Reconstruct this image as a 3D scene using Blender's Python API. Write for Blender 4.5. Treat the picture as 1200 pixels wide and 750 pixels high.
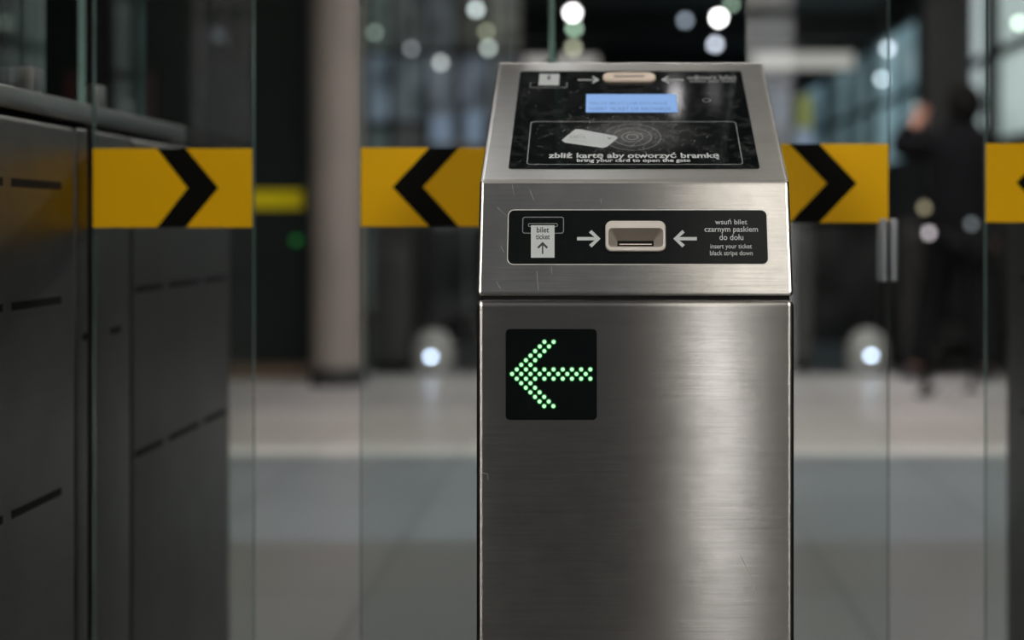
import bpy, bmesh, math, random
from mathutils import Vector, Matrix
random.seed(7)
PI = math.pi
SC = bpy.context.scene
COL = SC.collection
for o in list(bpy.data.objects):
    bpy.data.objects.remove(o)

# ------------------------------------------------------------------ camera
F = 1200 * 50 / 36.0            # focal length in pixels of the 1200 px frame
CX, CY, CZ = 710.0, 264.0, 0.93  # vanishing point of the depth direction, camera height
cam = bpy.data.cameras.new('camera')
camo = bpy.data.objects.new('camera', cam)
COL.objects.link(camo)
SC.camera = camo
camo.location = (0, 0, CZ)
camo.rotation_euler = (PI / 2, 0, 0)
cam.lens = 50
cam.sensor_width = 36
cam.sensor_fit = 'HORIZONTAL'
cam.shift_x = (600 - CX) / 1200.0
cam.shift_y = -(375 - CY) / 1200.0
cam.clip_start = 0.02
cam.dof.use_dof = True
cam.dof.focus_distance = 1.345
cam.dof.aperture_fstop = 2.45

# ------------------------------------------------------------------ world and exposure
w = bpy.data.worlds.new('night_sky')
SC.world = w
w.use_nodes = True
w.node_tree.nodes['Background'].inputs[0].default_value = (0.05, 0.08, 0.11, 1)
w.node_tree.nodes['Background'].inputs[1].default_value = 0.3
SC.view_settings.view_transform = 'Standard'
SC.view_settings.look = 'None'
SC.view_settings.exposure = 0.0
SC.view_settings.gamma = 1.0
SC.view_settings.use_curve_mapping = False
SC.cycles.transparent_max_bounces = 32
SC.cycles.max_bounces = 8
SC.cycles.sample_clamp_indirect = 4.0
SC.cycles.use_denoising = True

# ceiling luminaires and added fill panels: x0, x1, y0, y1, strength, colour (built with the ceiling below)
CZL = 3.46
LUMINAIRES = [
    (0.36, 1.05, -4.6, -0.9, 2.6, (1.0, 0.96, 0.88), 'wide white ceiling light panel behind the camera, right of the middle'),
    (-1.6, 0.33, -4.6, -0.9, 0.30, (0.93, 0.97, 1.0), 'added dim cool glow panel, unseen behind the camera, left of the middle'),  # added panel, brightens the reflection on the validator head
    (-1.5, -0.29, 2.2, 3.9, 7.5, (0.93, 0.97, 1.0), 'wide cool ceiling light panel above the left passage'),
    (0.47, 1.3, 2.2, 3.9, 2.2, (1.0, 0.95, 0.86), 'added wide warm fill panel above the right half of the validator'),  # added, lifts the reflection on the right steel border
    (-3.2, -1.6, -3.4, -1.0, 20.0, (1.0, 0.96, 0.9), 'large added fill panel behind the camera on the left'),  # added fill light, kept out of the post's reflections
    (1.7, 2.9, -3.4, -1.0, 20.0, (1.0, 0.96, 0.9), 'large added fill panel behind the camera on the right'),  # added fill light on the right, clear of the steel's reflections
    (1.5, 1.9, 1.2, 3.2, 4.0, (1.0, 0.93, 0.82), 'narrow warm ceiling light panel above the right passage'),
    (-0.9, 0.7, 5.6, 5.9, 36.0, (1.0, 0.97, 0.92), 'added cross fill strip over the pale floor, nearer one'),  # added to brighten the floor
    (0.6, 2.8, 6.9, 7.3, 38.0, (1.0, 0.95, 0.92), 'added cross fill strip over the pale floor, farther one'),  # added, brightens the farther stretch of floor
    (-3.3, -2.6, 4.8, 5.8, 9.0, (1.0, 0.93, 0.85), 'square added fill panel in front of the beige column'),  # added to light the column and the pier
    (-1.2, 2.4, 14.0, 14.35, 4, (0.92, 0.97, 1.0), 'long ceiling light strip behind the far gates'),
]

# ------------------------------------------------------------------ materials
def new_mat(name):
    m = bpy.data.materials.new(name)
    m.use_nodes = True
    return m, m.node_tree, m.node_tree.nodes['Principled BSDF']

def plain(name, col, rough=0.5, metal=0.0, spec=0.5, noise=0.0, scale=30.0, coat=0.0):
    m, t, b = new_mat(name)
    b.inputs['Base Color'].default_value = (*col, 1)
    b.inputs['Roughness'].default_value = rough
    b.inputs['Metallic'].default_value = metal
    b.inputs['Specular IOR Level'].default_value = spec
    b.inputs['Coat Weight'].default_value = coat
    if noise:
        tc = t.nodes.new('ShaderNodeTexCoord')
        n = t.nodes.new('ShaderNodeTexNoise')
        n.inputs['Scale'].default_value = scale
        n.inputs['Detail'].default_value = 5
        t.links.new(tc.outputs['Object'], n.inputs['Vector'])
        r = t.nodes.new('ShaderNodeValToRGB')
        r.color_ramp.elements[0].position = 0.3
        r.color_ramp.elements[1].position = 0.7
        r.color_ramp.elements[0].color = (*[c * (1 - noise) for c in col], 1)
        r.color_ramp.elements[1].color = (*[min(1, c * (1 + noise)) for c in col], 1)
        t.links.new(n.outputs['Fac'], r.inputs['Fac'])
        t.links.new(r.outputs['Color'], b.inputs['Base Color'])
    return m

def glow(name, col, strength):
    m, t, b = new_mat(name)
    b.inputs['Base Color'].default_value = (0.02, 0.02, 0.02, 1)
    b.inputs['Emission Color'].default_value = (*col, 1)
    b.inputs['Emission Strength'].default_value = strength
    return m

def steel(name, col=(0.62, 0.595, 0.56), rough=0.25, aniso=1.0, axis=(0, 0, 1), stretch=(14, 14, 900), bump=0.025, stain=0.2):
    m, t, b = new_mat(name)
    b.inputs['Metallic'].default_value = 1.0
    tc = t.nodes.new('ShaderNodeTexCoord')
    mp = t.nodes.new('ShaderNodeMapping')
    mp.inputs['Scale'].default_value = stretch
    t.links.new(tc.outputs['Object'], mp.inputs['Vector'])
    n = t.nodes.new('ShaderNodeTexNoise')
    n.inputs['Scale'].default_value = 1.0
    n.inputs['Detail'].default_value = 4
    t.links.new(mp.outputs[0], n.inputs['Vector'])
    bp = t.nodes.new('ShaderNodeBump')
    bp.inputs['Strength'].default_value = bump
    bp.inputs['Distance'].default_value = 0.002
    t.links.new(n.outputs['Fac'], bp.inputs['Height'])
    t.links.new(bp.outputs[0], b.inputs['Normal'])
    # blotchy finger stains
    n2 = t.nodes.new('ShaderNodeTexNoise')
    n2.inputs['Scale'].default_value = 9
    n2.inputs['Detail'].default_value = 6
    n2.inputs['Roughness'].default_value = 0.62
    t.links.new(tc.outputs['Object'], n2.inputs['Vector'])
    r = t.nodes.new('ShaderNodeValToRGB')
    r.color_ramp.elements[0].position = 0.35
    r.color_ramp.elements[0].color = (*[c * (1 - stain) for c in col], 1)
    r.color_ramp.elements[1].position = 0.6
    r.color_ramp.elements[1].color = (*col, 1)
    t.links.new(n2.outputs['Fac'], r.inputs['Fac'])
    mx = t.nodes.new('ShaderNodeMix')
    mx.data_type = 'RGBA'
    mx.blend_type = 'MULTIPLY'
    mx.inputs['Factor'].default_value = 0.32
    gr = t.nodes.new('ShaderNodeValToRGB')
    gr.color_ramp.elements[0].position = 0.3
    gr.color_ramp.elements[0].color = (0.6, 0.6, 0.6, 1)
    gr.color_ramp.elements[1].position = 0.65
    t.links.new(n.outputs['Fac'], gr.inputs['Fac'])
    t.links.new(r.outputs['Color'], mx.inputs['A'])
    t.links.new(gr.outputs['Color'], mx.inputs['B'])
    t.links.new(mx.outputs['Result'], b.inputs['Base Color'])
    mr = t.nodes.new('ShaderNodeMapRange')
    mr.inputs['To Min'].default_value = rough + 0.04
    mr.inputs['To Max'].default_value = rough - 0.03
    t.links.new(n2.outputs['Fac'], mr.inputs['Value'])
    t.links.new(mr.outputs[0], b.inputs['Roughness'])
    b.inputs['Anisotropic'].default_value = aniso
    cv = t.nodes.new('ShaderNodeCombineXYZ')
    for i in range(3):
        cv.inputs[i].default_value = axis[i]
    t.links.new(cv.outputs[0], b.inputs['Tangent'])
    return m

def glass_mat(name, tint, haze=0.0, ior=1.45):
    m = bpy.data.materials.new(name)
    m.use_nodes = True
    t = m.node_tree
    t.nodes.clear()
    out = t.nodes.new('ShaderNodeOutputMaterial')
    tr = t.nodes.new('ShaderNodeBsdfTransparent')
    tr.inputs[0].default_value = (*tint, 1)
    gl = t.nodes.new('ShaderNodeBsdfGlossy')
    gl.inputs['Roughness'].default_value = 0.02
    fr = t.nodes.new('ShaderNodeFresnel')
    fr.inputs['IOR'].default_value = ior
    mx = t.nodes.new('ShaderNodeMixShader')
    t.links.new(fr.outputs[0], mx.inputs[0])
    t.links.new(tr.outputs[0], mx.inputs[1])
    t.links.new(gl.outputs[0], mx.inputs[2])
    if haze:
        df = t.nodes.new('ShaderNodeBsdfDiffuse')
        df.inputs[0].default_value = (0.75, 0.78, 0.78, 1)
        tc = t.nodes.new('ShaderNodeTexCoord')
        n = t.nodes.new('ShaderNodeTexNoise')
        n.inputs['Scale'].default_value = 3
        n.inputs['Detail'].default_value = 6
        t.links.new(tc.outputs['Object'], n.inputs['Vector'])
        mr = t.nodes.new('ShaderNodeMapRange')
        mr.inputs['From Min'].default_value = 0.3
        mr.inputs['From Max'].default_value = 0.7
        mr.inputs['To Min'].default_value = haze * 0.3
        mr.inputs['To Max'].default_value = haze * 1.7
        t.links.new(n.outputs['Fac'], mr.inputs['Value'])
        m2 = t.nodes.new('ShaderNodeMixShader')
        t.links.new(mr.outputs[0], m2.inputs[0])
        t.links.new(mx.outputs[0], m2.inputs[1])
        t.links.new(df.outputs[0], m2.inputs[2])
        mx = m2
    t.links.new(mx.outputs[0], out.inputs[0])
    return m

def panel_black(name, dusty, rough=0.13, cloud=None):
    m, t, b = new_mat(name)
    tc = t.nodes.new('ShaderNodeTexCoord')
    n = t.nodes.new('ShaderNodeTexNoise')
    n.inputs['Scale'].default_value = 55
    n.inputs['Detail'].default_value = 9
    n.inputs['Roughness'].default_value = 0.75
    t.links.new(tc.outputs['Object'], n.inputs['Vector'])
    r = t.nodes.new('ShaderNodeValToRGB')
    r.color_ramp.elements[0].position = 0.5
    r.color_ramp.elements[0].color = (0.0035, 0.005, 0.005, 1)
    r.color_ramp.elements[1].position = 0.8
    r.color_ramp.elements[1].color = (dusty, dusty, dusty, 1)
    t.links.new(n.outputs['Fac'], r.inputs['Fac'])
    if cloud is not None:
        # worn, dusty patch around the spot where cards are held
        mp = t.nodes.new('ShaderNodeMapping')
        mp.inputs['Location'].default_value = (-cloud[0] / 0.085, -cloud[1] / 0.06, -cloud[2] / 0.06)
        mp.inputs['Scale'].default_value = (1 / 0.085, 1 / 0.06, 1 / 0.06)
        t.links.new(tc.outputs['Object'], mp.inputs['Vector'])
        gr = t.nodes.new('ShaderNodeTexGradient')
        gr.gradient_type = 'QUADRATIC_SPHERE'
        t.links.new(mp.outputs[0], gr.inputs['Vector'])
        mu = t.nodes.new('ShaderNodeMath')
        mu.operation = 'MULTIPLY'
        t.links.new(gr.outputs['Fac'], mu.inputs[0])
        n.inputs['Scale'].default_value = 90
        t.links.new(n.outputs['Fac'], mu.inputs[1])
        mx = t.nodes.new('ShaderNodeMix')
        mx.data_type = 'RGBA'
        mx.inputs['B'].default_value = (0.16, 0.16, 0.155, 1)
        m3 = t.nodes.new('ShaderNodeMath')
        m3.operation = 'MULTIPLY'
        m3.inputs[1].default_value = 1.8
        m3.use_clamp = True
        t.links.new(mu.outputs[0], m3.inputs[0])
        t.links.new(m3.outputs[0], mx.inputs['Factor'])
        t.links.new(r.outputs['Color'], mx.inputs['A'])
        t.links.new(mx.outputs['Result'], b.inputs['Base Color'])
    else:
        t.links.new(r.outputs['Color'], b.inputs['Base Color'])
    b.inputs['Roughness'].default_value = rough
    b.inputs['Specular IOR Level'].default_value = 0.3 if cloud else 0.1
    return m

M = {}
M['steel'] = steel('brushed_steel')
M['steel_slope'] = steel('brushed_steel_slope', rough=0.42, aniso=0.3, stretch=(6, 900, 900), bump=0.01, stain=0.12)
M['steel_dark'] = steel('dark_steel', col=(0.09, 0.09, 0.083), rough=0.38, aniso=0.3, axis=(0, 0, 1), stretch=(3, 3, 300), bump=0.02)
M['steel_slab'] = steel('slab_steel', col=(0.42, 0.42, 0.40), rough=0.3, aniso=0.2, axis=(0, 1, 0), stretch=(3, 3, 300), bump=0.03)
M['black_panel'] = panel_black('scratched_black_panel', 0.06, 0.06, cloud=(0.0, -0.195, 1.028))
M['black_clean'] = panel_black('black_panel', 0.008, 0.16)
M['black'] = plain('black_rubber', (0.004, 0.004, 0.004), 0.7, spec=0.1)
M['print'] = plain('grey_print', (0.42, 0.44, 0.44), 0.5)
M['print_dim'] = plain('worn_grey_print', (0.22, 0.23, 0.23), 0.5)
M['print_black'] = plain('black_print', (0.01, 0.012, 0.012), 0.5)
M['scratch'] = plain('scratch_grey', (0.26, 0.27, 0.27), 0.6)
M['beige'] = plain('warm_grey_plastic', (0.50, 0.46, 0.42), 0.4, noise=0.06)
M['slot_dark'] = plain('funnel_plastic', (0.30, 0.265, 0.23), 0.45, noise=0.1)
M['cream'] = plain('cream_plastic', (0.66, 0.54, 0.44), 0.4)
M['lcd'] = glow('lcd_backlight', (0.22, 0.42, 0.82), 0.85)
M['lcd_ink'] = plain('lcd_segments', (0.10, 0.18, 0.4), 0.5)
M['led_core'] = glow('led_green_core', (0.42, 1.0, 0.46), 1.5)
M['led_halo'] = glow('led_green_halo', (0.0, 0.30, 0.04), 0.5)  # glow around each LED, painted as a dim green ring
M['glass'] = glass_mat('clear_glass', (0.93, 0.95, 0.94), haze=0.004)
M['glass_screen'] = glass_mat('thin_screen_glass', (0.93, 0.95, 0.94), haze=0.004, ior=1.22)
M['glass_smoked'] = glass_mat('smoked_glass', (0.25, 0.28, 0.28), haze=0.02)
M['glass_edge'] = plain('glass_edge_green', (0.10, 0.17, 0.15), 0.25, noise=0.3, scale=8)
M['yellow'] = plain('yellow_film', (0.93, 0.50, 0.003), 0.5, spec=0.15, noise=0.03, scale=6)
M['chevron'] = plain('black_film', (0.006, 0.006, 0.005), 0.6, spec=0.05)
M['clear_plastic'] = plain('pale_plastic', (0.35, 0.37, 0.4), 0.3)
M['yellow_dull'] = plain('dull_yellow_film', (0.62, 0.52, 0.005), 0.6, spec=0.1)
M['column'] = plain('column_plaster', (0.20, 0.175, 0.155), 0.7, noise=0.1, scale=2)
M['copper'] = plain('copper_cladding', (0.75, 0.32, 0.19), 0.5, noise=0.1, scale=3)
M['kiosk'] = plain('dark_green_cladding', (0.008, 0.012, 0.011), 0.5, spec=0.1, noise=0.2, scale=1.5)
M['dark'] = plain('dark_grey_metal', (0.016, 0.017, 0.017), 0.4, noise=0.2, scale=4)
M['dark_gate'] = plain('dark_gate_metal', (0.030, 0.030, 0.029), 0.4, noise=0.2, scale=4)
M['brown'] = plain('brown_plinth', (0.10, 0.065, 0.04), 0.5)
M['dark_red'] = plain('dark_red_panel', (0.025, 0.005, 0.005), 0.5)
M['wall'] = plain('grey_wall', (0.12, 0.125, 0.125), 0.7, noise=0.25, scale=0.6)
M['wall_dark'] = plain('dark_wall', (0.035, 0.037, 0.037), 0.7, noise=0.2, scale=0.6)
M['ceiling'] = plain('grey_ceiling', (0.22, 0.22, 0.215), 0.8, noise=0.1, scale=1)
M['white_housing'] = plain('white_plastic', (0.30, 0.30, 0.29), 0.4)
M['coat'] = plain('black_wool', (0.004, 0.004, 0.005), 0.9, spec=0.1)
M['trousers'] = plain('black_denim', (0.006, 0.006, 0.007), 0.9, spec=0.1)
M['skin'] = plain('skin', (0.50, 0.25, 0.18), 0.5)
M['hair'] = plain('dark_hair', (0.005, 0.0045, 0.004), 0.9, spec=0.1)
M['shoe'] = plain('black_leather', (0.006, 0.006, 0.006), 0.4)

def floor_mat():
    m, t, b = new_mat('stone_floor')
    tc = t.nodes.new('ShaderNodeTexCoord')
    sp = t.nodes.new('ShaderNodeSeparateXYZ')
    t.links.new(tc.outputs['Object'], sp.inputs[0])
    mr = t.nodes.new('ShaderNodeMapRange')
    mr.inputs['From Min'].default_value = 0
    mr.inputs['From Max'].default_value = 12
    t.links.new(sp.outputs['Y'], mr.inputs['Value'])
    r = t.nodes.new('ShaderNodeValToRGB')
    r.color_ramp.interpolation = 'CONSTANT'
    stops = [(0.0, (0.03, 0.03, 0.03)), (1.4, (0.15, 0.15, 0.145)), (3.6, (0.14, 0.137, 0.13)), (4.15, (0.19, 0.21, 0.22)), (5.72, (0.55, 0.54, 0.51)),  # first stop darkens the unseen floor to dim its reflection in the steel
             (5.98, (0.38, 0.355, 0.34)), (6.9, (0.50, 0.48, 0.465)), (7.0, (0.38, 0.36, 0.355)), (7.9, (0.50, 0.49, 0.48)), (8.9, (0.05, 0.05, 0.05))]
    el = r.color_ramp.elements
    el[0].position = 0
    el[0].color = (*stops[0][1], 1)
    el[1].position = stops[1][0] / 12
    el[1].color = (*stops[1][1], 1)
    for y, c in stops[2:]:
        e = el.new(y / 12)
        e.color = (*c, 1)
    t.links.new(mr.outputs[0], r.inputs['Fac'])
    br = t.nodes.new('ShaderNodeTexBrick')
    br.offset = 0.0
    br.inputs['Scale'].default_value = 1.0
    br.inputs['Brick Width'].default_value = 0.6
    br.inputs['Row Height'].default_value = 0.6
    br.inputs['Mortar Size'].default_value = 0.006
    br.inputs['Color1'].default_value = (1, 1, 1, 1)
    br.inputs['Color2'].default_value = (0.86, 0.86, 0.86, 1)
    br.inputs['Mortar'].default_value = (0.45, 0.45, 0.45, 1)
    t.links.new(tc.outputs['Object'], br.inputs['Vector'])
    mx = t.nodes.new('ShaderNodeMix')
    mx.data_type = 'RGBA'
    mx.blend_type = 'MULTIPLY'
    mx.inputs['Factor'].default_value = 1
    t.links.new(r.outputs['Color'], mx.inputs['A'])
    t.links.new(br.outputs['Color'], mx.inputs['B'])
    t.links.new(mx.outputs['Result'], b.inputs['Base Color'])
    b.inputs['Roughness'].default_value = 0.3
    return m
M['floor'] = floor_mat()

def glazing_mat(name, c0, c1, strength, scale):
    """frosted glazing lit from outside: uneven glow"""
    m, t, b = new_mat(name)
    b.inputs['Base Color'].default_value = (0.05, 0.06, 0.06, 1)
    b.inputs['Roughness'].default_value = 0.3
    tc = t.nodes.new('ShaderNodeTexCoord')
    n = t.nodes.new('ShaderNodeTexNoise')
    n.inputs['Scale'].default_value = scale
    n.inputs['Detail'].default_value = 2
    t.links.new(tc.outputs['Object'], n.inputs['Vector'])
    r = t.nodes.new('ShaderNodeValToRGB')
    r.color_ramp.elements[0].position = 0.35
    r.color_ramp.elements[0].color = (*c0, 1)
    r.color_ramp.elements[1].position = 0.65
    r.color_ramp.elements[1].color = (*c1, 1)
    t.links.new(n.outputs['Fac'], r.inputs['Fac'])
    t.links.new(r.outputs['Color'], b.inputs['Emission Color'])
    b.inputs['Emission Strength'].default_value = strength
    return m

# ------------------------------------------------------------------ object helpers
OFF = {}                                     # world position of the root each object hangs from

def link(o, parent=None):
    COL.objects.link(o)
    if parent is not None:
        o.parent = parent
    return o

def thing(name, label, cat, loc=(0, 0, 0), group=None):
    o = bpy.data.objects.new(name, None)
    o.empty_display_size = 0.1
    COL.objects.link(o)
    o.location = loc
    o['label'] = label
    o['category'] = cat
    if group:
        o['group'] = group
    OFF[o.name] = Vector(loc)
    return o

def tag(o, label, cat, group=None):
    o['label'] = label
    o['category'] = cat
    if group:
        o['group'] = group
    return o

def obj(name, bm, mat, parent=None, smooth=False, label=None, normals=True, flat=None):
    if normals:
        bmesh.ops.recalc_face_normals(bm, faces=bm.faces[:])
    off = OFF.get(parent.name, Vector()) if parent is not None else Vector()
    me = bpy.data.meshes.new(name)
    if parent is None:                        # origin at the base of a top-level mesh
        xs = [v.co for v in bm.verts]
        off = Vector(((min(c.x for c in xs) + max(c.x for c in xs)) / 2, (min(c.y for c in xs) + max(c.y for c in xs)) / 2, min(c.z for c in xs)))
    if off.length:
        bmesh.ops.translate(bm, vec=-off, verts=bm.verts[:])
    bm.to_mesh(me)
    bm.free()
    for m in (mat if isinstance(mat, (list, tuple)) else [mat]):
        me.materials.append(m)
    if smooth:
        for p in me.polygons:
            p.use_smooth = not (flat and p.area > flat)
        me.set_sharp_from_angle(angle=math.radians(40))
    o = link(bpy.data.objects.new(name, me), parent)
    if parent is None:
        o.location = off
    OFF[o.name] = off
    if label:
        o['label'] = label
    return o

def struct(name, bm, mat, at_origin=True):
    me = bpy.data.meshes.new(name)
    bmesh.ops.recalc_face_normals(bm, faces=bm.faces[:])
    bm.to_mesh(me)
    bm.free()
    for m in (mat if isinstance(mat, (list, tuple)) else [mat]):
        me.materials.append(m)
    o = link(bpy.data.objects.new(name, me))
    o['kind'] = 'structure'
    OFF[o.name] = Vector()
    return o

def box(bm, x0, x1, y0, y1, z0, z1, mi=0, bevel=0.0, seg=2):
    r = bmesh.ops.create_cube(bm, size=1)
    vs = r['verts']
    for v in vs:
        v.co = Vector(((x0 + x1) / 2 + v.co.x * (x1 - x0), (y0 + y1) / 2 + v.co.y * (y1 - y0), (z0 + z1) / 2 + v.co.z * (z1 - z0)))
    fs = list({f for v in vs for f in v.link_faces})
    for f in fs:
        f.material_index = mi
    if bevel:
        es = list({e for v in vs for e in v.link_edges})
        bmesh.ops.bevel(bm, geom=es, offset=bevel, segments=seg, affect='EDGES', profile=0.6)
    return bm

def nb():
    return bmesh.new()

def prism(bm, pts, x0, x1):
    """extrude a (y, z) profile along x"""
    a = [bm.verts.new((x0, y, z)) for y, z in pts]
    b = [bm.verts.new((x1, y, z)) for y, z in pts]
    n = len(pts)
    bm.faces.new(a)
    bm.faces.new(b[::-1])
    for i in range(n):
        j = (i + 1) % n
        bm.faces.new((a[i], b[i], b[j], a[j]))
    return bm

def lathe(bm, c, prof, n=24, axis='Z'):
    rings = []
    for r, h in prof:
        ring = []
        for k in range(n):
            a = 2 * PI * k / n
            p = (r * math.cos(a), r * math.sin(a), h) if axis == 'Z' else (r * math.cos(a), -h, r * math.sin(a))
            ring.append(bm.verts.new((c[0] + p[0], c[1] + p[1], c[2] + p[2])))
        rings.append(ring)
    for a, b in zip(rings, rings[1:]):
        for k in range(n):
            bm.faces.new((a[k], a[(k + 1) % n], b[(k + 1) % n], b[k]))
    bm.faces.new(rings[0])
    bm.faces.new(rings[-1][::-1])
    return bm

# ------------------------------------------------------------------ flat faces of the validator
class Frame:
    def __init__(s, O, V):
        s.O = Vector(O)
        s.U = Vector((1, 0, 0))
        s.V = Vector(V).normalized()
        s.N = s.U.cross(s.V).normalized()
        if s.N.y > 0:
            s.N = -s.N
    def uv(s, px, py):
        d = Vector(((px - CX) / F, 1, (CY - py) / F))
        c = Vector((0, 0, CZ))
        t = (s.O - c).dot(s.N) / d.dot(s.N)
        p = c + d * t - s.O
        return Vector((p.dot(s.U), p.dot(s.V)))
    def p(s, uv, h=0.0):
        return s.O + s.U * uv[0] + s.V * uv[1] + s.N * h

def rr(u0, u1, v0, v1, r, n=6):
    pts = []
    for cx, cy, a0 in ((u1 - r, v1 - r, 0), (u0 + r, v1 - r, PI / 2), (u0 + r, v0 + r, PI), (u1 - r, v0 + r, 1.5 * PI)):
        for k in range(n + 1):
            a = a0 + k / n * PI / 2
            pts.append((cx + r * math.cos(a), cy + r * math.sin(a)))
    return pts

def loops(bm, fr, ls, cap0=True, cap1=True, mi=None):
    """ls: list of (uv points, height); bridges them"""
    vs = [[bm.verts.new(fr.p(q, h)) for q in pts] for pts, h in ls]
    if cap0:
        bm.faces.new(vs[0])
    for k, (a, b) in enumerate(zip(vs, vs[1:])):
        for i in range(len(a)):
            j = (i + 1) % len(a)
            f = bm.faces.new((a[i], a[j], b[j], b[i]))
            if mi:
                f.material_index = mi[k]
    if cap1:
        f = bm.faces.new(vs[-1][::-1])
        if mi:
            f.material_index = mi[-1]
    return bm

def plate(bm, fr, pts, h0, h1, ch=0.0):
    if ch:
        c = sum((Vector(q) for q in pts), Vector((0, 0))) / len(pts)
        inn = [Vector(q) + (c - Vector(q)).normalized() * ch for q in pts]
        return loops(bm, fr, [(pts, h0), (pts, h1 - ch), (inn, h1)])
    return loops(bm, fr, [(pts, h0), (pts, h1)])

def poly(bm, fr, pts, h, px=True, t=0.0001):
    q = [fr.uv(*p) for p in pts] if px else pts
    return loops(bm, fr, [(q, h), (q, h + t)])

def stroke(bm, fr, pts, wd, h, closed=False, t=0.0001):
    """a printed line of width wd through uv points"""
    n = len(pts)
    pts = [Vector(p) for p in pts]
    L, R = [], []
    for i, p in enumerate(pts):
        if closed:
            a, b = pts[i - 1], pts[(i + 1) % n]
        else:
            a, b = pts[max(0, i - 1)], pts[min(n - 1, i + 1)]
        d = b - a
        if d.length < 1e-9:
            d = Vector((1, 0))
        d.normalize()
        nn = Vector((-d.y, d.x)) * wd / 2
        L.append(bm.verts.new(fr.p(p + nn, h + t)))
        R.append(bm.verts.new(fr.p(p - nn, h + t)))
    for i in range(n if closed else n - 1):
        j = (i + 1) % n
        bm.faces.new((L[i], L[j], R[j], R[i]))
    return bm

def ring_pts(c, r, n=40, ry=None):
    ry = ry or r
    return [(c[0] + r * math.cos(2 * PI * k / n), c[1] + ry * math.sin(2 * PI * k / n)) for k in range(n)]

def text_bm(bm, fr, s, x0, x1, y0, y1, h, weight=0.012, t=0.0001):
    """lettering fitted to the pixel box x0..x1, y0 (top)..y1 (bottom) on the frame"""
    cu = bpy.data.curves.new('lettering', 'FONT')
    cu.body = s
    cu.offset = weight
    cu.resolution_u = 3
    ob = bpy.data.objects.new('lettering_source', cu)
    COL.objects.link(ob)
    dg = bpy.context.evaluated_depsgraph_get()
    me = bpy.data.meshes.new_from_object(ob.evaluated_get(dg))
    COL.objects.unlink(ob)
    bpy.data.objects.remove(ob)
    bpy.data.curves.remove(cu)
    a = fr.uv(x0, (y0 + y1) / 2)
    b = fr.uv(x1, (y0 + y1) / 2)
    c = fr.uv((x0 + x1) / 2, y1)
    d = fr.uv((x0 + x1) / 2, y0)
    xs = [v.co.x for v in me.vertices]
    ys = [v.co.y for v in me.vertices]
    mx0, mx1, my0, my1 = min(xs), max(xs), min(ys), max(ys)
    vs = []
    for v in me.vertices:
        u = a.x + (v.co.x - mx0) / (mx1 - mx0) * (b.x - a.x)
        vv = c.y + (v.co.y - my0) / (my1 - my0) * (d.y - c.y)
        vs.append(bm.verts.new(fr.p((u, vv), h + t)))
    for p in me.polygons:
        try:
            bm.faces.new([vs[i] for i in p.vertices])
        except ValueError:
            pass
    bpy.data.meshes.remove(me)
    return bm

# =================================================================== SETTING
YB = 26.0
XR = 3.3
b = box(nb(), -5.2, XR + 0.2, -5.2, YB + 0.2, -0.2, 0)
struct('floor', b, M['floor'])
b = box(nb(), -5.2, XR + 0.2, -5.2, YB + 0.2, 3.5, 3.7)
struct('ceiling', b, M['ceiling'])
struct('wall_left', box(nb(), -5.2, -5.0, -5, YB, 0, 3.5), M['wall_dark'])
struct('wall_back', box(nb(), -5.2, XR + 0.2, YB, YB + 0.2, 0, 3.5), M['wall'])

# wall behind the camera, with the bright glazed doorway
b = nb()
box(b, -5.2, 0.70, -5.2, -5.0, 0, 3.5)
box(b, 1.18, XR + 0.2, -5.2, -5.0, 0, 3.5)
box(b, 0.70, 1.18, -5.2, -5.0, 2.9, 3.5)
struct('wall_front', b, plain('black_wall', (0.010, 0.010, 0.010), 0.8, spec=0.1))
gl = glazing_mat('bright_doorway_glass', (1.0, 0.93, 0.82), (0.9, 0.92, 1.0), 2.9, 1.6)
dr = struct('door_1', box(nb(), 0.70, 1.18, -5.12, -5.08, 0.0, 2.9), gl)
b = nb()
for x in (0.70, 1.14):
    box(b, x, x + 0.04, -5.08, -5.03, 0, 2.9)
box(b, 0.74, 1.14, -5.08, -5.03, 2.2, 2.25)
obj('door_frame', b, M['dark'], dr)

# right wall with its long band of windows
WZ0, WZ1 = 1.62, 3.2
ys = [-5, 9.4, 12.3, 14.3, 17.8, 21.4, 25.0, YB]
b = nb()
box(b, XR, XR + 0.2, -5, YB, 0, WZ0)
box(b, XR, XR + 0.2, -5, YB, WZ1, 3.5)
box(b, XR, XR + 0.2, -5, ys[1], WZ0, WZ1)
for i in range(2, len(ys) - 1):
    box(b, XR, XR + 0.2, ys[i] - 0.12, ys[i] + 0.12, WZ0, WZ1)
box(b, XR, XR + 0.2, ys[-2], YB, WZ0, WZ1)
struct('wall_right', b, M['wall'])
wcols = [((0.22, 0.27, 0.26), (0.36, 0.42, 0.41), 1.15), ((0.25, 0.3, 0.3), (0.42, 0.5, 0.5), 1.0), ((0.10, 0.17, 0.19), (0.30, 0.46, 0.52), 0.65),
         ((0.05, 0.08, 0.09), (0.22, 0.33, 0.37), 0.55), ((0.05, 0.09, 0.11), (0.3, 0.46, 0.58), 0.7)]
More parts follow.
